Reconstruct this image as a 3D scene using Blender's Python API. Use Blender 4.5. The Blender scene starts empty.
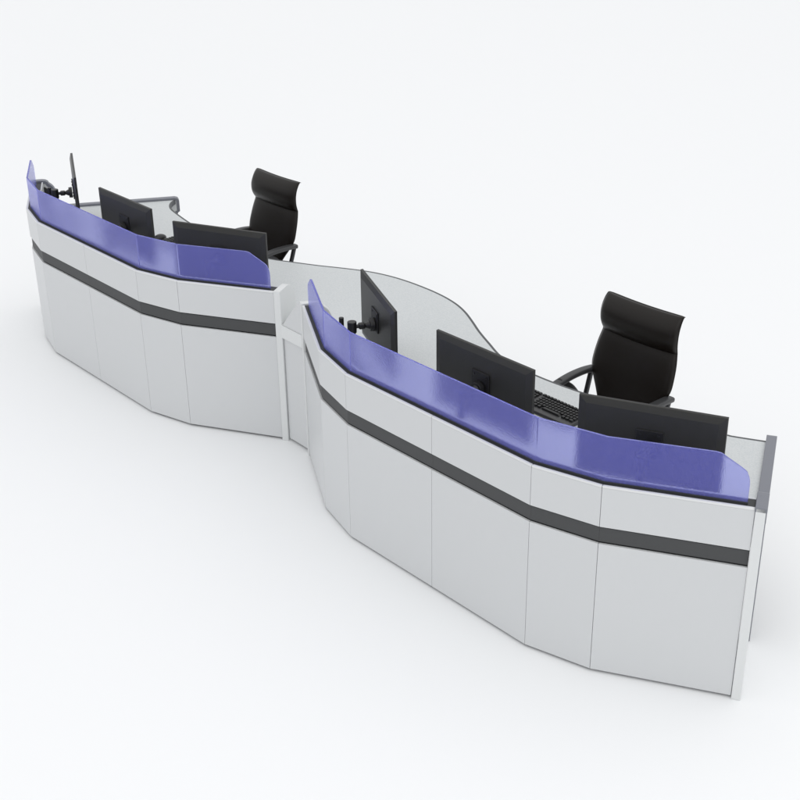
import bpy, bmesh, math, random
from mathutils import Vector, Matrix
random.seed(4)
scene = bpy.context.scene
COL = scene.collection
K = 0.82                       # module unit -> metres
TH = 131.3718
ROT = math.radians(TH + 180.0) # desk frame: x runs along the front to the viewer's right, y runs inward
ORG = Vector((0.1674 * K, 6.0258 * K, 0.0))
LX, LY = -3.7669, 0.0073       # far console relative to near console, in module units

# ------------------------------------------------------------------ materials
def mat(name, col, rough=0.5, metal=0.0, spec=0.5, noise=None, bump=None, coat=0.0):
    m = bpy.data.materials.new(name); m.use_nodes = True
    nt = m.node_tree; b = nt.nodes['Principled BSDF']
    b.inputs['Base Color'].default_value = (*col, 1)
    b.inputs['Roughness'].default_value = rough
    b.inputs['Metallic'].default_value = metal
    b.inputs['Specular IOR Level'].default_value = spec
    b.inputs['Coat Weight'].default_value = coat
    tc = nt.nodes.new('ShaderNodeTexCoord')
    if noise:
        scale, c2, lo, hi = noise
        n = nt.nodes.new('ShaderNodeTexNoise'); n.inputs['Scale'].default_value = scale
        n.inputs['Detail'].default_value = 5; n.inputs['Roughness'].default_value = 0.65
        nt.links.new(tc.outputs['Object'], n.inputs['Vector'])
        r = nt.nodes.new('ShaderNodeValToRGB')
        r.color_ramp.elements[0].position = lo; r.color_ramp.elements[1].position = hi
        r.color_ramp.elements[0].color = (*c2, 1); r.color_ramp.elements[1].color = (*col, 1)
        nt.links.new(n.outputs['Fac'], r.inputs['Fac'])
        nt.links.new(r.outputs['Color'], b.inputs['Base Color'])
    if bump:
        scale, st, dist = bump
        n2 = nt.nodes.new('ShaderNodeTexNoise'); n2.inputs['Scale'].default_value = scale
        n2.inputs['Detail'].default_value = 3
        nt.links.new(tc.outputs['Object'], n2.inputs['Vector'])
        bp = nt.nodes.new('ShaderNodeBump'); bp.inputs['Strength'].default_value = st
        bp.inputs['Distance'].default_value = dist
        nt.links.new(n2.outputs['Fac'], bp.inputs['Height'])
        nt.links.new(bp.outputs['Normal'], b.inputs['Normal'])
    return m

M = {}
M['floor'] = mat('studio_floor', (0.915, 0.925, 0.935), 0.6, spec=0.15)
M['panel'] = mat('satin_panel', (0.648, 0.660, 0.668), 0.34, spec=0.4, noise=(1.2, (0.642, 0.655, 0.664), 0.3, 0.7), bump=(900, 0.02, 0.001))
M['white'] = mat('white_lacquer', (0.735, 0.75, 0.75), 0.35, spec=0.4, bump=(700, 0.03, 0.001))
M['cap'] = mat('white_cap', (0.76, 0.77, 0.77), 0.35, spec=0.4)
M['strip'] = mat('charcoal_strip', (0.068, 0.07, 0.072), 0.55, spec=0.3, bump=(800, 0.05, 0.001))
M['gap'] = mat('shadow_gap', (0.02, 0.021, 0.022), 0.7, spec=0.2)
M['ledge'] = mat('dark_ledge', (0.048, 0.05, 0.052), 0.5, spec=0.3)
M['trim'] = mat('blue_grey_edging', (0.215, 0.223, 0.252), 0.45, spec=0.3)
M['top'] = mat('speckled_laminate', (0.635, 0.655, 0.662), 0.4, spec=0.3, noise=(130, (0.56, 0.59, 0.60), 0.40, 0.60))
M['topedge'] = mat('worktop_edging', (0.075, 0.08, 0.085), 0.5)
M['casing'] = mat('monitor_casing', (0.031, 0.031, 0.0275), 0.38, spec=0.4, bump=(1500, 0.05, 0.0005))
M['plate'] = mat('mount_plate', (0.008, 0.008, 0.008), 0.5)
M['knuckle'] = mat('arm_cast_metal', (0.016, 0.016, 0.017), 0.38)
M['screen'] = mat('screen_glass', (0.01, 0.01, 0.012), 0.12)
M['black'] = mat('black_plastic', (0.013, 0.013, 0.014), 0.35)
M['key'] = mat('keycap_plastic', (0.007, 0.007, 0.0075), 0.4)
M['deck'] = mat('keyboard_deck', (0.03, 0.03, 0.032), 0.3)
M['leather'] = mat('black_leather', (0.0085, 0.0063, 0.0048), 0.38, spec=0.3, bump=(260, 0.12, 0.001))
M['arm'] = mat('armrest_rubber', (0.04, 0.041, 0.043), 0.4, spec=0.5)
M['frame'] = mat('chair_frame_metal', (0.03, 0.03, 0.032), 0.35, metal=0.5)
M['chrome'] = mat('polished_metal', (0.35, 0.36, 0.37), 0.25, metal=1.0)
M['inner'] = mat('dark_inner_lining', (0.03, 0.029, 0.027), 0.5)

def glass_mat():
    m = bpy.data.materials.new('frosted_violet_acrylic'); m.use_nodes = True
    nt = m.node_tree; b = nt.nodes['Principled BSDF']; out = nt.nodes['Material Output']
    b.inputs['Base Color'].default_value = (0.77, 0.795, 1.0, 1)
    b.inputs['Transmission Weight'].default_value = 1.0
    b.inputs['Roughness'].default_value = 0.17
    b.inputs['IOR'].default_value = 1.28
    b.inputs['Specular IOR Level'].default_value = 0.4
    tc = nt.nodes.new('ShaderNodeTexCoord')
    n = nt.nodes.new('ShaderNodeTexNoise'); n.inputs['Scale'].default_value = 190
    n.inputs['Detail'].default_value = 2
    nt.links.new(tc.outputs['Object'], n.inputs['Vector'])
    bp = nt.nodes.new('ShaderNodeBump'); bp.inputs['Strength'].default_value = 0.4
    bp.inputs['Distance'].default_value = 0.0022
    nt.links.new(n.outputs['Fac'], bp.inputs['Height'])
    nt.links.new(bp.outputs['Normal'], b.inputs['Normal'])
    d = nt.nodes.new('ShaderNodeBsdfDiffuse'); d.inputs['Color'].default_value = (0.27, 0.28, 1.0, 1)
    n3 = nt.nodes.new('ShaderNodeTexNoise'); n3.inputs['Scale'].default_value = 190; n3.inputs['Detail'].default_value = 1
    nt.links.new(tc.outputs['Object'], n3.inputs['Vector'])
    cr = nt.nodes.new('ShaderNodeValToRGB')
    cr.color_ramp.elements[0].position = 0.36; cr.color_ramp.elements[0].color = (0.20, 0.21, 0.86, 1)
    cr.color_ramp.elements[1].position = 0.66; cr.color_ramp.elements[1].color = (0.36, 0.37, 1.0, 1)
    nt.links.new(n3.outputs['Fac'], cr.inputs['Fac']); nt.links.new(cr.outputs['Color'], d.inputs['Color'])
    mx = nt.nodes.new('ShaderNodeMixShader'); mx.inputs['Fac'].default_value = 0.245
    nt.links.new(b.outputs['BSDF'], mx.inputs[1]); nt.links.new(d.outputs['BSDF'], mx.inputs[2])
    nt.links.new(mx.outputs['Shader'], out.inputs['Surface'])
    return m
M['glass'] = glass_mat()

# ------------------------------------------------------------------ helpers
def link(name, bm, m, parent=None, bevel=0.0, seg=2, smooth=False):
    me = bpy.data.meshes.new(name)
    bmesh.ops.recalc_face_normals(bm, faces=bm.faces)
    if smooth:
        for f in bm.faces: f.smooth = True
    bm.to_mesh(me); bm.free()
    for x in (m if isinstance(m, (list, tuple)) else [m]): me.materials.append(x)
    o = bpy.data.objects.new(name, me); COL.objects.link(o)
    if parent: o.parent = parent
    if bevel:
        md = o.modifiers.new('bevel', 'BEVEL'); md.width = bevel; md.segments = seg
        md.limit_method = 'ANGLE'; md.angle_limit = math.radians(25)
    return o
def thing(name, label, cat, loc=(0, 0, 0), rotz=0.0, group=None):
    o = bpy.data.objects.new(name, None); COL.objects.link(o)
    o.empty_display_size = 0.2
    o.location = loc; o.rotation_euler = (0, 0, rotz)
    o['label'] = label; o['category'] = cat
    if group: o['group'] = group
    return o
def prism(bm, pts, z0, z1, mi=0):
    """vertical prism over a plan polygon"""
    a = [bm.verts.new((p[0], p[1], z0)) for p in pts]; b = [bm.verts.new((p[0], p[1], z1)) for p in pts]
    n = len(pts); fs = [bm.faces.new(a[::-1]), bm.faces.new(b)]
    for i in range(n): fs.append(bm.faces.new((a[i], a[(i+1) % n], b[(i+1) % n], b[i])))
    for f in fs: f.material_index = mi
    return fs
def slab(bm, prof, o, u, v, w, th, mi=0):
    """profile (a,b) laid out on axes u,v from origin o, thickness th along w"""
    o, u, v, w = Vector(o), Vector(u), Vector(v), Vector(w)
    A = [bm.verts.new(o + u*a + v*b) for a, b in prof]; B = [bm.verts.new(o + u*a + v*b + w*th) for a, b in prof]
    n = len(prof); fs = [bm.faces.new(A[::-1]), bm.faces.new(B)]
    for i in range(n): fs.append(bm.faces.new((A[i], A[(i+1) % n], B[(i+1) % n], B[i])))
    for f in fs: f.material_index = mi
    return fs
def box(bm, c, s, mi=0, mtx=None):
    r = bmesh.ops.create_cube(bm, size=1.0)
    for v in r['verts']:
        v.co = Vector((c[0] + v.co.x*s[0], c[1] + v.co.y*s[1], c[2] + v.co.z*s[2]))
        if mtx: v.co = mtx @ v.co
    return r['verts']
def cyl(bm, p0, p1, r0, r1=None, n=20):
    p0, p1 = Vector(p0), Vector(p1); r1 = r0 if r1 is None else r1
    d = (p1 - p0).normalized(); x = d.orthogonal().normalized(); y = d.cross(x)
    A = [bm.verts.new(p0 + (x*math.cos(t) + y*math.sin(t))*r0) for t in [2*math.pi*i/n for i in range(n)]]
    B = [bm.verts.new(p1 + (x*math.cos(t) + y*math.sin(t))*r1) for t in [2*math.pi*i/n for i in range(n)]]
    bm.faces.new(A[::-1]); bm.faces.new(B)
    for i in range(n): bm.faces.new((A[i], A[(i+1) % n], B[(i+1) % n], B[i]))
def sweep(bm, pts, w, h, side, rnd=8):
    """ribbon tube with an elliptic section w (along side) by h"""
    pts = [Vector(p) for p in pts]; side = Vector(side).normalized(); rings = []
    for i, q in enumerate(pts):
        t = (pts[min(i+1, len(pts)-1)] - pts[max(i-1, 0)]).normalized()
        up = side.cross(t).normalized(); sd = t.cross(up).normalized(); ring = []
        for k in range(rnd*2):
            a = 2*math.pi*k/(rnd*2); cx, sx = math.cos(a), math.sin(a)
            cx = math.copysign(abs(cx)**0.55, cx); sx = math.copysign(abs(sx)**0.55, sx)
            ring.append(bm.verts.new(q + sd*cx*w/2 + up*sx*h/2))
        rings.append(ring)
    n = rnd*2
    for a, b in zip(rings, rings[1:]):
        for k in range(n): bm.faces.new((a[k], a[(k+1) % n], b[(k+1) % n], b[k]))
    bm.faces.new(rings[0][::-1]); bm.faces.new(rings[-1])
def catmull(P, n=8, closed=False):
    out = []
    m = len(P)
    for i in range(m - 1):
        p0 = P[max(i-1, 0)]; p1 = P[i]; p2 = P[i+1]; p3 = P[min(i+2, m-1)]
        for k in range(n):
            t = k/n
            out.append(tuple(0.5*((2*b) + (-a+c)*t + (2*a-5*b+4*c-d)*t*t + (-a+3*b-3*c+d)*t**3)
                             for a, b, c, d in zip(p0, p1, p2, p3)))
    out.append(tuple(P[-1]))
    return out

# ------------------------------------------------------------------ setting
bm = bmesh.new(); prism(bm, [(-150, -60), (150, -60), (150, 240), (-150, 240)], -0.2, 0.0)
fl = link('floor', bm, M['floor']); fl['kind'] = 'structure'

# ------------------------------------------------------------------ console desk
desk = thing('control_desk', 'long white faceted double console desk with charcoal stripe and frosted blue screens',
             'desk', ORG, ROT)
A_, B_, C_ = 0.7182, 0.3841, 0.7294
BEND = math.radians(15.01)
def plan():
    # vertices from right end to left end, local x decreasing
    pts = []
    c2, s2 = math.cos(2*BEND), math.sin(2*BEND); c1, s1 = math.cos(BEND), math.sin(BEND)
    x3 = (0.0, 0.0); x2 = (C_, 0.0); x1 = (C_ + B_*c1, B_*s1); x0 = (x1[0] + A_*c2, x1[1] + A_*s2)
    return [x0, x1, x2, x3, (-x2[0], x2[1]), (-x1[0], x1[1]), (-x0[0], x0[1])]
V0 = plan()
def offset(P, d):
    """polyline shifted inward (towards +y side) by d, mitred"""
    out = []
    nrm = []
    for a, b in zip(P, P[1:]):
        t = Vector((b[0]-a[0], b[1]-a[1])).normalized(); nrm.append(Vector((t.y, -t.x)))  # walking to -x: left-hand normal flips
    for i, p in enumerate(P):
        if i == 0: n = nrm[0]; k = 1
        elif i == len(P)-1: n = nrm[-1]; k = 1
        else:
            n = (nrm[i-1] + nrm[i]).normalized(); k = 1.0/max(0.2, n.dot(nrm[i]))
        out.append((p[0] + n.x*d*k, p[1] + n.y*d*k))
    return out
# make sure that "inward" is +y at the middle
if offset(V0, 0.1)[3][1] < 0:
    _o = offset
    def offset(P, d): return _o(P, -d)
def seg_poly(P, i, d0, d1, g0=0.0, g1=0.0):
    """plan polygon between vertices i,i+1 from depth d0 to d1, ends pulled in by g (metres-free module units)"""
    O = offset(P, d0); I = offset(P, d1)
    def cut(a, b, g, h):
        t = Vector((b[0]-a[0], b[1]-a[1])).normalized()
        return (a[0] + t.x*g, a[1] + t.y*g), (b[0] - t.x*h, b[1] - t.y*h)
    o0, o1 = cut(O[i], O[i+1], g0, g1); q0, q1 = cut(I[i], I[i+1], g0, g1)
    return [o0, o1, q1, q0]
def sc(P, ox=0.0, oy=0.0): return [((x+ox)*K, (y+oy)*K) for x, y in P]
G = 0.0011
ZS0, ZS1, ZC, ZW, ZG = 0.794, 0.883, 1.12, 0.883, 1.37
POST = 0.05

def gable_profile(rear=True, q=1.0):
    """(depth, height) outline of an end panel: tall front nose sweeping down to worktop level"""
    nose = [(-0.008, 1.128), (0.115, 1.128)] + [(0.115 + 0.065*math.sin(a), 1.128 - 0.028*(1-math.cos(a))*1.2) for a in (0.5, 0.95)]
    nose += catmull([(0.178, 1.098), (0.215, 1.07), (0.238, 1.03), (0.25, 0.98), (0.262, 0.93), (0.29, 0.893)], 4)
    back = [(1.19, 0.893), (1.213, 0.886), (1.222, 0.866), (1.222, 0.775), (1.205, 0.765), (1.198, 0.745), (1.17, 0.70), (1.10, 0.66), (0.9, 0.63), (0.56, 0.60), (0.52, 0.56)]
    nose = [(x if x < 0 else x*q, z) for x, z in nose]
    if not rear:   # inner end panels stop at the worktop, which runs on over them
        return [(-0.008, 0.0)] + nose[:-1] + [(0.27*q + 0.01, ZW-0.03), (0.27*q + 0.01, 0.0)]
    return [(-0.008, 0.0)] + nose + back + [(0.52, 0.0)]
def gable(end, ox, oy, body, edge, label=None, dark=False):
    """end: +1 right end (vertex 0), -1 left end (vertex 6)"""
    P = V0
    a, b = (P[1], P[0]) if end > 0 else (P[5], P[6])
    e = Vector((b[0]-a[0], b[1]-a[1])).normalized()
    n = Vector((-e.y, e.x)); n = n if n.y > 0 else -n
    o = Vector(((b[0]+ox)*K, (b[1]+oy)*K, 0))
    q_ = 1.0 if end > 0 else 0.8
    pr = [(x*K, z*K) for x, z in gable_profile(bool(edge), q_)]
    bm = bmesh.new()
    slab(bm, pr, o + Vector((e.x, e.y, 0))*0.002, (n.x, n.y, 0), (0, 0, 1), (e.x, e.y, 0), POST*K - 0.002)
    g = link('end_panel', bm, body, desk, 0.003, 2)
    if label: g['label'] = label
    if edge:
        # edging band that follows the top of the panel, 3 mm proud
        top = gable_profile(True, q_)[1:]
        line = top[:-1] + [(0.52, 0.004)]; bm = bmesh.new()
        L = [Vector((x, z)) for x, z in line]
        outer, inner = [], []
        for i, q in enumerate(L):
            t = (L[min(i+1, len(L)-1)] - L[max(i-1, 0)]).normalized(); nn = Vector((-t.y, t.x))
            outer.append(q + nn*0.004); inner.append(q - nn*0.022)
        ring = [(q.x*K, q.y*K) for q in outer] + [(q.x*K, q.y*K) for q in reversed(inner)]
        fs = slab(bm, ring, o - Vector((e.x, e.y, 0))*0.0005, (n.x, n.y, 0), (0, 0, 1), (e.x, e.y, 0), POST*K + 0.0055)
        link('edge_trim', bm, edge, g, 0.0015, 1)
    if dark:
        bm = bmesh.new()
        pr2 = [(x, z) for x, z in ((0.05, 0.9), (0.05, 1.075), (0.11, 1.075), (0.14, 1.05), (0.165, 0.99), (0.18, 0.92), (0.185, 0.9))]
        slab(bm, [(x*K, z*K) for x, z in pr2], o - Vector((e.x, e.y, 0))*0.006, (n.x, n.y, 0), (0, 0, 1), (e.x, e.y, 0), 0.007)
        link('inner_lining', bm, M['inner'], g)
    return g

def console(ox, oy, edge_right, edge_left):
    # carcass behind the skins
    bm = bmesh.new()
    for i in range(6):
        g0 = 0.004 if i == 0 else 0; g1 = 0.004 if i == 5 else 0
        prism(bm, sc(seg_poly(V0, i, 0.016, 0.088, g0, g1), ox, oy), 0.012*K, (ZC-0.016)*K)
    wall = link('front_wall', bm, M['gap'], desk)
    for i in range(6):
        first, lastp = i == 0, i == 5
        g0 = 0.0005 if first else G; g1 = 0.0005 if lastp else G
        bm = bmesh.new(); prism(bm, sc(seg_poly(V0, i, 0.0, 0.0155, g0, g1), ox, oy), 0.017*K, (ZS0-0.006)*K)
        link('lower_panel', bm, M['panel'], wall, 0.0012, 2)
        bm = bmesh.new(); prism(bm, sc(seg_poly(V0, i, 0.0, 0.0155, g0, g1), ox, oy), (ZS1+0.004)*K, (ZC-0.0125)*K)
        link('upper_panel', bm, M['panel'], wall, 0.0012, 2)
        bm = bmesh.new(); prism(bm, sc(seg_poly(V0, i, -0.001, 0.0158, g0, g1), ox, oy), (ZC-0.0122)*K, ZC*K)
        link('top_cap', bm, M['cap'], wall, 0.0025, 3)
        bm = bmesh.new(); prism(bm, sc(seg_poly(V0, i, 0.009, 0.0155, g0 if first else 0, g1 if lastp else 0), ox, oy), (ZS0+0.004)*K, (ZS1-0.004)*K)
        link('accent_strip', bm, M['strip'], wall, 0.0008, 1)
        # white inner lining of the wall above the worktop
        bm = bmesh.new(); prism(bm, sc(seg_poly(V0, i, 0.0885, 0.1, g0, g1), ox, oy), 0.017*K, ZC*K)
        link('inner_panel', bm, M['panel'], wall, 0.001, 1)
    bm = bmesh.new()
    for i in range(6):
        prism(bm, sc(seg_poly(V0, i, 0.0165, 0.088, 0.003 if i == 0 else 0, 0.003 if i == 5 else 0), ox, oy), (ZC-0.0155)*K, (ZC-0.003)*K)
    link('top_ledge', bm, M['ledge'], wall)
    # privacy screen: panes on the ledge
    scr = offset(V0, 0.036); sin_ = offset(V0, 0.048)
    bm0 = bmesh.new()
    for i in range(6):
        prism(bm0, sc(seg_poly(V0, i, 0.0305, 0.0345, 0.036 if i == 0 else 0.0, 0.036 if i == 5 else 0.0), ox, oy), (ZC-0.0025)*K, (ZC+0.008)*K)
    link('screen_channel', bm0, M['ledge'], wall)
    panes = [(0, 1), (1, 2), (2, 4), (4, 5), (5, 6)]
    z0, z1 = (ZC-0.002)*K, ZG*K
    bm = bmesh.new()
    for (i, j) in panes:
        a = Vector(scr[i]); b = Vector(scr[j]); t = (b-a).normalized(); L = (b-a).length
        ia, ib = Vector(sin_[i]), Vector(sin_[j])
        # outline along the pane (distance, height)
        s0, s1 = 0.0, L
        E_, Hc, Rc = 0.038, 0.145, 0.145
        def corner():
            # from (E_, z0) up the end, chamfer with rounded knees, to the top
            k = [(E_, ZC+0.0), (E_, ZC+Hc-0.05), (E_+0.003, ZC+Hc-0.02), (E_+0.012, ZC+Hc+0.004), (E_+0.028, ZC+Hc+0.028),
                 (E_+Rc-0.03, ZG-0.022), (E_+Rc-0.005, ZG-0.006), (E_+Rc+0.025, ZG)]
            return [k[0]] + catmull(k[1:], 4)
        if i == 0:
            out = corner() + [(s1, ZG), (s1, ZC)]
        elif j == 6:
            out = [(s0, ZC), (s0, ZG)] + [(L-x, z) for x, z in reversed(corner())]
        else:
            out = [(s0, ZC), (s0, ZG), (s1, ZG), (s1, ZC)]
        nrm = Vector((ia.x-a.x, ia.y-a.y)); perp = Vector((-t.y, t.x)); perp = perp if perp.y > 0 else -perp
        if abs(t.x) < 0.999 or True:
            pass
        F, Bk = [], []
        for x, z in out:
            zz = z*K if z > ZC+1e-6 else z0
            f = a + t*x
            # inner face is mitred: interpolate between inner vertices
            LI = (ib-ia).length; sh = (ia-a).dot(t)
            u = min(max(x/L, 0), 1)
            q = ia + (ib-ia).normalized()*(u*LI)
            if i == 0 or j == 6:
                pass
            F.append(bm.verts.new(((f.x+ox)*K, (f.y+oy)*K, zz))); Bk.append(bm.verts.new(((q.x+ox)*K, (q.y+oy)*K, zz)))
        n = len(out)
        bm.faces.new(F); bm.faces.new(Bk[::-1])
        for k in range(n):
            p_, q_ = out[k], out[(k+1) % n]
            if abs(p_[0]-q_[0]) < 1e-9 and ((p_[0] < 1e-9 and i > 0) or (abs(p_[0]-L) < 1e-9 and j < 6)): continue   # fold: no inner wall
            bm.faces.new((F[k], Bk[k], Bk[(k+1) % n], F[(k+1) % n]))
    bmesh.ops.remove_doubles(bm, verts=bm.verts, dist=0.0002)
    link('privacy_screen', bm, M['glass'], wall, 0.0012, 2)
    gable(+1, ox, oy, M['white'], edge_right)
    gable(-1, ox, oy, M['white'], edge_left, dark=bool(edge_left))
    return wall
w1 = console(0, 0, M['trim'], None); w1['label'] = 'near console front with six faceted bays'
w2 = console(LX, LY, None, M['trim']); w2['label'] = 'far console front with six faceted bays'

# worktop: one shared top, rear edge symmetric about the link
half = [(1.144, 1.46), (1.0, 1.385), (0.95, 1.367), (0.80, 1.332), (0.50, 1.262), (0.22, 1.215), (0.03, 1.185), (-0.15, 1.168), (-0.313, 1.164), (-0.48, 1.176), (-0.657, 1.215), (-0.833, 1.297),
        (-1.016, 1.388), (-1.16, 1.47), (-1.309, 1.55), (-1.45, 1.607), (-1.60, 1.643), (-1.75, 1.66), (-1.883, 1.664)]
rear = catmull(half, 6)
left_half = catmull([(1.122, 1.495), (1.06, 1.415), (0.95, 1.345), (0.80, 1.303), (0.50, 1.245)] + half[5:], 6)
rear = rear + [(LX - x, y) for x, y in reversed(left_half[:-1])]
inn1 = offset(V0, 0.102); inn2 = [(x+LX, y+LY) for x, y in inn1]
front = inn1[:]            # right -> left
poly = [((x)*K, (y)*K) for x, y in ([inn1[0]] + rear[0:] + [inn2[-1]] + inn2[::-1][1:] + inn1[::-1][:-1])]
# order: start inner right corner, along rear to far left, back along the far wall then the near wall
bm = bmesh.new()
vs = [bm.verts.new((x, y, (ZW-0.004)*K)) for x, y in poly]
eds = [bm.edges.new((vs[i], vs[(i+1) % len(vs)])) for i in range(len(vs))]
r = bmesh.ops.triangle_fill(bm, edges=eds, use_beauty=True)
fs = [g for g in r['geom'] if isinstance(g, bmesh.types.BMFace)]
bmesh.ops.recalc_face_normals(bm, faces=fs)
if fs[0].normal.z < 0: bmesh.ops.reverse_faces(bm, faces=fs)
ex = bmesh.ops.extrude_face_region(bm, geom=fs)
for v in [g for g in ex['geom'] if isinstance(g, bmesh.types.BMVert)]: v.co.z -= 0.028
bmesh.ops.recalc_face_normals(bm, faces=bm.faces)
for f in bm.faces: f.material_index = 0 if abs(f.normal.z) > 0.5 else 1
wt = link('worktop', bm, [M['top'], M['topedge']], desk)
def ribbon(P, d):
    out = []
    for i, q in enumerate(P):
        a, b = Vector(P[max(i-1, 0)]), Vector(P[min(i+1, len(P)-1)]); t_ = (b-a).normalized(); n_ = Vector((-t_.y, t_.x)); n_ = n_ if n_.y > 0 or abs(n_.y) < 1e-9 else -n_
        out.append(Vector(q) + n_*d)
    return out
bm = bmesh.new(); ou, il = ribbon(rear, 0.003), ribbon(rear, -0.014)
z0, z1 = (ZW-0.040)*K, (ZW-0.003)*K
rg = [[bm.verts.new((p_.x*K, p_.y*K, z)) for p_, z in ((a_, z0), (a_, z1), (b_, z1), (b_, z0))] for a_, b_ in zip(ou, il)]
for A1, B1 in zip(rg, rg[1:]):
    for k in range(4): bm.faces.new((A1[k], A1[(k+1) % 4], B1[(k+1) % 4], B1[k]))
bm.faces.new(rg[0]); bm.faces.new(rg[-1][::-1])
link('edge_band', bm, M['topedge'], wt, 0.001, 1)

# link between the two consoles: vertical infill, sloping shoulder, edge band
pL = Vector((V0[0][0]+LX, V0[0][1]+LY)); pR = Vector((V0[6][0], V0[6][1]))
e = Vector((V0[0][0]-V0[1][0], V0[0][1]-V0[1][1])).normalized()
pL2 = pL + e*(POST+0.002)
e6 = Vector((V0[6][0]-V0[5][0], V0[6][1]-V0[5][1])).normalized()
pR2 = pR + e6*(POST+0.002)
t = (pR2-pL2).normalized(); nn = Vector((-t.y, t.x)); nn = nn if nn.y > 0 else -nn
L = (pR2-pL2).length
def lk(prof, name, m, d0, th, bev=0.001):
    bm = bmesh.new()
    o = Vector(((pL2.x+nn.x*d0)*K, (pL2.y+nn.y*d0)*K, 0))
    slab(bm, [(x*K, z*K) for x, z in prof], o, (t.x, t.y, 0), (0, 0, 1), (nn.x, nn.y, 0), th*K)
    return link(name, bm, m, desk, bev)
lk([(0.001, 0.02), (L-0.001, 0.02), (L-0.001, ZS0-0.004), (0.001, ZS0-0.004)], 'link_panel', M['panel'], 0.006, 0.016)
lk([(0.0, 0.004), (L, 0.004), (L, 0.885), (0.0, 0.885)], 'link_backing', M['gap'], 0.0225, 0.01, 0)
lk([(-0.004, ZS0), (L+0.0, ZS0), (L+0.0, ZS1+0.003), (-0.004, ZS1+0.003)], 'link_band', M['white'], -0.012, 0.034, 0.002)
lk([(0.004, ZS1+0.0035), (L-0.001, ZS1+0.0035), (L-0.001, 1.122), (L-0.02, 1.122)], 'link_shoulder', M['panel'], -0.004, 0.022, 0.002)

# ------------------------------------------------------------------ placing things in the desk frame
RM = Matrix.Rotation(ROT, 4, 'Z')
def place(x, y, z=0.0):
    v = RM @ Vector((x, y, 0)); return (v.x + ORG.x, v.y + ORG.y, z)
def copy_tree(o, parent=None):
    c = o.copy(); COL.objects.link(c); c.parent = parent
    for ch in list(o.children): copy_tree(ch, c)
    return c

# ------------------------------------------------------------------ monitors
MW, MH = 0.609, 0.362
DY = 0.009
def make_monitor():
    r = thing('monitor', '', 'monitor', group='monitors mounted along the desk')
    # local: x width, y depth (rear side faces -y), z up from the casing's lower edge
    bm = bmesh.new()
    def ring(w0, w1, h0, h1, y): return [bm.verts.new(p) for p in ((w0, y, h0), (w1, y, h0), (w1, y, h1), (w0, y, h1))]
    R = [ring(-MW/2, MW/2, 0, MH, 0.0), ring(-MW/2, MW/2, 0, MH, -0.007), ring(-MW/2+0.034, MW/2-0.034, 0.034, MH-0.03, -0.017)]
    for a, b in zip(R, R[1:]):
        for k in range(4): bm.faces.new((a[k], a[(k+1) % 4], b[(k+1) % 4], b[k]))
    bm.faces.new(R[-1]); bm.faces.new(R[0][::-1])
    c = link('casing', bm, M['casing'], r, 0.0018, 2)
    bm = bmesh.new()
    for cx, cz, w, h in ((0, MH-0.007, MW, 0.014), (0, 0.009, MW, 0.018), (-MW/2+0.007, MH/2+.002, 0.014, MH-0.032), (MW/2-0.007, MH/2+.002, 0.014, MH-0.032)):
        box(bm, (cx, 0.0035, cz), (w, 0.007, h))
    link('bezel', bm, M['black'], r)
    bm = bmesh.new(); box(bm, (0, 0.002, MH/2+0.002), (MW-0.029, 0.0045, MH-0.033)); link('screen', bm, M['screen'], r)
    bm = bmesh.new(); box(bm, (0, -0.0295+DY, 0.2), (0.112, 0.007, 0.112)); pl = link('mount_plate', bm, M['plate'], r, 0.003, 2)
    for i in (-1, 1):
        for j in (-1, 1):
            bm = bmesh.new(); cyl(bm, (i*0.0375, -0.0328+DY, 0.2+j*0.0375), (i*0.0375, -0.0355+DY, 0.2+j*0.0375), 0.005, n=10)
            link('bolt', bm, M['knuckle'], pl)
    return r
def make_stand(r):
    # the support belongs to the monitor: pole on the worktop, arm and tilt head reaching the mount plate
    zw = 0.7215 - ZM; zp = 1.175*K - ZM
    bm = bmesh.new(); cyl(bm, (0, -0.14, zw), (0, -0.14, zp+0.018), 0.0175, n=28); st = link('stand', bm, M['knuckle'], r, 0.003)
    bm = bmesh.new(); cyl(bm, (0, -0.14, zw), (0, -0.14, zw+0.012), 0.045, n=32); link('base', bm, M['black'], st, 0.002)
    bm = bmesh.new(); cyl(bm, (0, -0.14, zp-0.03), (0, -0.14, zp+0.03), 0.0235, n=28); link('collar', bm, M['black'], st, 0.003)
    bm = bmesh.new(); cyl(bm, (0, -0.125, zp), (0, -0.062, zp), 0.010, n=16); link('arm', bm, M['knuckle'], st, 0.001)
    bm = bmesh.new(); box(bm, (0, -0.090, zp), (0.034, 0.034, 0.030)); link('knuckle', bm, M['black'], st, 0.008, 3)
    bm = bmesh.new(); cyl(bm, (0, -0.072, zp), (0, -0.05, zp), 0.012, 0.022, n=20); link('tilt_joint', bm, M['black'], st, 0.0012)
    bm = bmesh.new(); cyl(bm, (0, -0.0505, zp), (0, -0.0275, zp), 0.034, 0.036, n=24); link('tilt_head', bm, M['black'], st, 0.0012)
ZM = 1.40*K - MH
mon0 = make_monitor(); make_stand(mon0)
spots = [ # centre x, y (module units), angle
    (-1.0525, 0.539, -24.7, 0), (0.0125, 0.381, 0.0, 0), (1.060, 0.507, 25.4, 0),
    (-1.0525+LX, 0.539, -26.5, 1), (0.0125+LX, 0.381, 0.0, 1), (1.060+LX, 0.507, 25.4, 1)]
mlabels = ['black monitor side-on beside the desk link, in front of the broad curved worktop',
           'black monitor in the middle of the near console, left of its keyboard',
           'black monitor nearest the grey-edged right end of the desk, in front of the chair',
           'black monitor seen edge-on as a thin blade at the far left',
           'black monitor in the middle of the far console, left of the mouse',
           'black monitor on the far console directly in front of the far chair']
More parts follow.
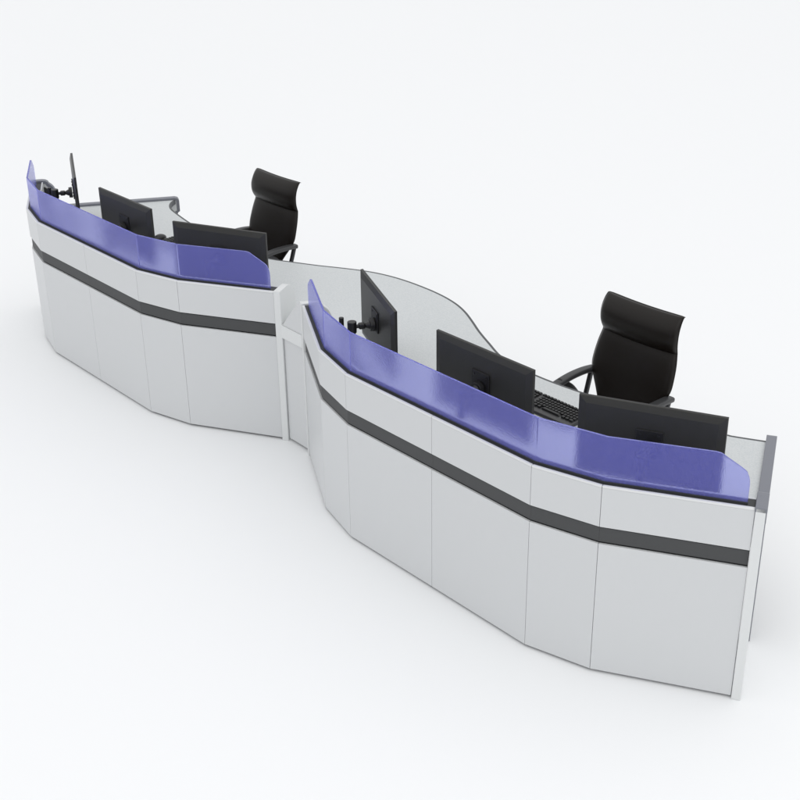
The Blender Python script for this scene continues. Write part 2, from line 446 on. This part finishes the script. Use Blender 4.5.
for k, (x, y, a, f) in enumerate(spots):
    m = mon0 if k == 0 else copy_tree(mon0)
    rz = ROT + math.radians(a)
    m.location = place(x*K, y*K, ZM); m.rotation_euler = (0, 0, rz); m['label'] = mlabels[k]

def make_post():
    r = thing('support_pole', '', 'pole', group='spare poles beside the outer monitors')
    bm = bmesh.new(); cyl(bm, (0, 0, 0), (0, 0, 0.262), 0.0125, n=24); link('pole', bm, M['knuckle'], r, 0.002)
    bm = bmesh.new(); cyl(bm, (0, 0, 0), (0, 0, 0.012), 0.04, n=28); link('base', bm, M['black'], r, 0.002)
    return r
po = make_post(); po.location = place(-1.24*K, 0.395*K, 0.7215)
po['label'] = 'short bare black pole left of the jointed arm on the near console'
p2 = copy_tree(po); p2.location = place((-1.24+LX)*K, 0.395*K, 0.7215)
p2['label'] = 'short bare black pole behind the blue screen corner at far left'

# ------------------------------------------------------------------ keyboards and mice
def make_keyboard():
    r = thing('keyboard', '', 'keyboard', group='keyboards on the worktop')
    bm = bmesh.new()
    slab(bm, [(-0.08, 0.0), (0.075, 0.0), (0.082, 0.006), (0.078, 0.016), (-0.06, 0.024), (-0.082, 0.020), (-0.086, 0.006)], (-0.226, 0, 0), (0, 1, 0), (0, 0, 1), (1, 0, 0), 0.452)
    for v in bm.verts: v.co.y = -v.co.y
    link('case', bm, M['deck'], r, 0.003, 2)
    # keys (typist sits on the +y side: the taller rear row is at -y)
    bm = bmesh.new()
    rows = [(-0.063, 'f'), (-0.040, 'a'), (-0.021, 'a'), (-0.002, 'a'), (0.017, 'a'), (0.036, 's')]
    def key(x, y, w):
        vs = box(bm, (x, -y, 0), (w-0.0028, 0.016, 0.007))
        zz = 0.0245 + (y)*-0.045
        for v in vs:
            top = v.co.z > 0
            if top: v.co.x = x + (v.co.x-x)*0.82; v.co.y = -y + (v.co.y+y)*0.82
            v.co.z += zz
    for y, kind in rows:
        y = -y
        if kind == 's':
            xs = [(-0.2, .024), (-0.176, .022), (-0.152, .022), (-0.075, .118), (0.0, .022), (0.024, .022), (0.052, .026)]
        elif kind == 'f': xs = [(-0.203+i*0.0215, 0.0195) for i in range(13)]
        else: xs = [(-0.204+i*0.019, 0.019) for i in range(14)]
        xs += [(0.084+i*0.019, 0.019) for i in range(3)] + [(0.150+i*0.019, 0.019) for i in range(4)]
        for x, w in xs: key(-x, -y, w)
    ks = link('keys', bm, M['key'], r)
    return r
kb = make_keyboard()
kb.location = place(0.035*K, 0.868*K, 0.7213); kb.rotation_euler = (0, 0, ROT)
kb['label'] = 'black keyboard on the near console between two monitors'
k2 = copy_tree(kb); k2.location = place((0.035+LX)*K, 0.868*K, 0.7213)
k2['label'] = 'black keyboard on the far console, almost hidden behind the blue screen'
def make_mouse():
    r = thing('computer_mouse', '', 'mouse')
    bm = bmesh.new(); bmesh.ops.create_uvsphere(bm, u_segments=28, v_segments=18, radius=1.0)
    for v in bm.verts:
        x, y, z = v.co
        z = max(z, -0.15)
        v.co = Vector((x*0.032*(1+0.08*y), y*0.056, (z+0.15)*0.030*(1.0-0.15*y)))
    link('shell', bm, M['black'], r, smooth=True)
    bm = bmesh.new(); cyl(bm, (-0.004, -0.03, 0.0265), (0.004, -0.03, 0.0265), 0.009, n=18); link('scroll_wheel', bm, M['knuckle'], r)
    return r
mo = make_mouse(); mo.location = place((-0.325+LX)*K, 0.84*K, 0.7213); mo.rotation_euler = (0, 0, ROT+math.radians(20))
mo['label'] = 'black mouse on the far console right of the middle monitor'

# ------------------------------------------------------------------ chairs
def make_chair():
    r = thing('office_chair', '', 'chair', group='high-backed chairs behind the desk')
    # local: -y faces the desk, z up
    # backrest: lower shell and headrest as one profile surface with a crease, split in two parts
    def shell(rows, name, crown, ns=24, wrap=0.010):
        """rows: (z, y_front, half_width); crown: forward bulge at the centre"""
        bm = bmesh.new(); F, B = [], []
        for (z, y, w, th) in rows:
            fr, bk = [], []
            for k in range(ns+1):
                u = -1 + 2*k/ns
                e = (1-abs(u)**7)
                yy = y + wrap*u*u - crown*0.3*(1-u*u)
                fr.append(bm.verts.new((u*w, yy - th*0.5*e**0.5, z))); bk.append(bm.verts.new((u*w*0.985, yy + th*0.5*e**0.5 + 0.003, z)))
            F.append(fr); B.append(bk)
        n = len(rows)
        for i in range(n-1):
            for k in range(ns):
                bm.faces.new((F[i][k], F[i][k+1], F[i+1][k+1], F[i+1][k])); bm.faces.new((B[i][k+1], B[i][k], B[i+1][k], B[i+1][k+1]))
            bm.faces.new((F[i][0], F[i+1][0], B[i+1][0], B[i][0])); bm.faces.new((F[i][ns], B[i][ns], B[i+1][ns], F[i+1][ns]))
        for k in range(ns):
            bm.faces.new((F[0][k+1], F[0][k], B[0][k], B[0][k+1])); bm.faces.new((F[-1][k], F[-1][k+1], B[-1][k+1], B[-1][k]))
        return link(name, bm, M['leather'], r, smooth=True)
    low = catmull([(0.46, 0.150, 0.135, 0.03), (0.52, 0.158, 0.148, 0.034), (0.57, 0.170, 0.166, 0.038), (0.61, 0.182, 0.190, 0.04), (0.65, 0.194, 0.216, 0.04), (0.69, 0.207, 0.240, 0.04), (0.725, 0.218, 0.252, 0.04), (0.77, 0.231, 0.253, 0.04),
                   (0.83, 0.249, 0.248, 0.038), (0.87, 0.261, 0.241, 0.034), (0.892, 0.267, 0.236, 0.028), (0.902, 0.269, 0.2345, 0.024)], 4)
    shell(low, 'backrest', 0.02)
    hd = catmull([(0.902, 0.269, 0.2345, 0.024), (0.912, 0.266, 0.236, 0.034), (0.93, 0.259, 0.239, 0.044), (0.96, 0.252, 0.242, 0.05), (1.00, 0.252, 0.243, 0.05), (1.035, 0.260, 0.242, 0.044), (1.063, 0.273, 0.240, 0.034), (1.081, 0.286, 0.238, 0.024), (1.089, 0.296, 0.237, 0.018), (1.088, 0.304, 0.237, 0.014)], 4)
    shell(hd, 'headrest', 0.02)
    bm = bmesh.new()
    rows = catmull([(-0.27, 0.452, 0.20), (-0.262, 0.468, 0.232), (-0.23, 0.482, 0.243), (-0.1, 0.482, 0.248), (0.05, 0.476, 0.245), (0.15, 0.472, 0.235), (0.19, 0.462, 0.215)], 4)
    T, U = [], []
    for (y, z, w) in rows:
        a, b = [], []
        for k in range(15):
            u = -1+2*k/14; e = (1-abs(u)**4)**0.5
            a.append(bm.verts.new((u*w, y, z - 0.03*(1-e) - 0.008*(1-u*u)))); b.append(bm.verts.new((u*w, y, z - 0.055 + 0.02*(1-e))))
        T.append(a); U.append(b)
    for i in range(len(rows)-1):
        for k in range(14):
            bm.faces.new((T[i][k], T[i][k+1], T[i+1][k+1], T[i+1][k])); bm.faces.new((U[i][k+1], U[i][k], U[i+1][k], U[i+1][k+1]))
        bm.faces.new((T[i][0], T[i+1][0], U[i+1][0], U[i][0])); bm.faces.new((T[i][14], U[i][14], U[i+1][14], T[i+1][14]))
    for k in range(14):
        bm.faces.new((T[0][k+1], T[0][k], U[0][k], U[0][k+1])); bm.faces.new((T[-1][k], T[-1][k+1], U[-1][k+1], U[-1][k]))
    link('seat', bm, M['leather'], r, smooth=True)
    for s in (-1, 1):
        x = s*0.252
        path = catmull([(x*0.98, 0.235, 0.682), (x, 0.16, 0.688), (x, 0.06, 0.688), (x, -0.04, 0.675), (x, -0.12, 0.655), (x, -0.175, 0.615), (x*0.99, -0.195, 0.56), (x*0.97, -0.19, 0.49), (x*0.93, -0.16, 0.435)], 6)
        bm = bmesh.new(); sweep(bm, path, 0.05, 0.028, (1, 0, 0)); a = link('armrest', bm, M['arm'], r, smooth=True)
        bm = bmesh.new(); sweep(bm, catmull([(x*0.985, 0.225, 0.68), (x*0.97, 0.19, 0.57), (x*0.93, 0.14, 0.44)], 6), 0.022, 0.026, (1, 0, 0)); link('strut', bm, M['frame'], a, smooth=True)
        bm = bmesh.new(); sweep(bm, catmull([(x, -0.03, 0.672), (x*0.99, 0.05, 0.622), (x*0.97, 0.11, 0.545), (x*0.94, 0.155, 0.46), (x*0.93, 0.16, 0.42)], 6), 0.03, 0.065, (1, 0, 0)); link('side_rail', bm, M['frame'], a, smooth=True)
        bm = bmesh.new(); cyl(bm, (x-s*0.03, 0.23, 0.682), (x+s*0.012, 0.23, 0.682), 0.009, n=16); link('bolt', bm, M['chrome'], a, 0.002)
    bm = bmesh.new(); box(bm, (0, 0.0, 0.41), (0.20, 0.26, 0.035)); box(bm, (0, 0.19, 0.44), (0.08, 0.12, 0.02)); link('seat_mechanism', bm, M['frame'], r, 0.006)
    bm = bmesh.new(); cyl(bm, (0, 0, 0.09), (0, 0, 0.24), 0.028, n=24); cyl(bm, (0, 0, 0.24), (0, 0, 0.40), 0.014, n=20); link('gas_lift', bm, M['frame'], r)
    bm = bmesh.new()
    for k in range(5):
        a = 2*math.pi*k/5 + 0.3; d = Vector((math.cos(a), math.sin(a), 0))
        sweep(bm, [d*0.02 + Vector((0, 0, 0.115)), d*0.12 + Vector((0, 0, 0.105)), d*0.22 + Vector((0, 0, 0.09)), d*0.31 + Vector((0, 0, 0.075))], 0.036, 0.026, (-math.sin(a), math.cos(a), 0), 6)
    bs = link('star_base', bm, M['chrome'], r, smooth=True)
    for k in range(5):
        a = 2*math.pi*k/5 + 0.3; d = Vector((math.cos(a), math.sin(a), 0)); q = Vector((-math.sin(a), math.cos(a), 0)); c = d*0.305
        bm = bmesh.new()
        for s in (-1, 1): cyl(bm, c + q*s*0.006 + Vector((0, 0, 0.028)), c + q*s*0.024 + Vector((0, 0, 0.028)), 0.028, n=20)
        cyl(bm, c + Vector((0, 0, 0.03)), c + Vector((0, 0, 0.078)), 0.007, n=10)
        link('caster', bm, M['black'], bs, 0.002)
    return r
ch = make_chair()
ch.location = place(0.085, 1.06, 0); ch.rotation_euler = (0, 0, ROT)
ch['label'] = 'black leather high-backed office chair behind the near console'
c2 = copy_tree(ch); c2.location = place(0.122 + LX*K, 1.08 + LY*K, 0)
c2['label'] = 'black leather high-backed office chair behind the far console'

# ------------------------------------------------------------------ light
w = bpy.data.worlds.new('World'); scene.world = w; w.use_nodes = True
nt = w.node_tree; bg = nt.nodes['Background']
tc = nt.nodes.new('ShaderNodeTexCoord'); sx = nt.nodes.new('ShaderNodeSeparateXYZ')
rp = nt.nodes.new('ShaderNodeValToRGB')
rp.color_ramp.elements[0].position = 0.0; rp.color_ramp.elements[0].color = (0.50, 0.51, 0.53, 1)
rp.color_ramp.elements[1].position = 0.85; rp.color_ramp.elements[1].color = (1.0, 1.0, 1.0, 1)
nt.links.new(tc.outputs['Generated'], sx.inputs[0]); nt.links.new(sx.outputs['Z'], rp.inputs['Fac'])
nt.links.new(rp.outputs['Color'], bg.inputs['Color']); bg.inputs['Strength'].default_value = 1.145
ld = bpy.data.lights.new('studio_softbox', 'AREA'); ld.shape = 'RECTANGLE'; ld.size = 9; ld.size_y = 6; ld.energy = 105
ld.color = (1.0, 0.995, 0.985)
lo = bpy.data.objects.new('studio_softbox', ld); COL.objects.link(lo)
lo.location = (4.3, -1.6, 6.6)
lo.rotation_euler = (Vector((0, 6.5, 0.5)) - Vector(lo.location)).to_track_quat('-Z', 'Y').to_euler()

# ------------------------------------------------------------------ camera
f_px, pitch, roll, h = 1263.7, math.radians(26.55), -0.014466, 4.2301*K
c, s = math.cos(pitch), math.sin(pitch)
F = Vector((0, c, -s)); U = Vector((0, s, c)); R = Vector((1, 0, 0))
R2 = R*math.cos(roll) + U*math.sin(roll); U2 = -R*math.sin(roll) + U*math.cos(roll)
cam = bpy.data.cameras.new('camera'); co = bpy.data.objects.new('camera', cam); COL.objects.link(co)
co.matrix_world = Matrix(((R2.x, U2.x, -F.x, 0), (R2.y, U2.y, -F.y, 0), (R2.z, U2.z, -F.z, h), (0, 0, 0, 1)))
cam.sensor_width = 36; cam.lens = 36*f_px/800; cam.clip_end = 600
scene.camera = co

scene.view_settings.view_transform = 'Standard'; scene.view_settings.look = 'None'
scene.view_settings.exposure = 0; scene.view_settings.gamma = 1
scene.render.resolution_x = scene.render.resolution_y = 1024
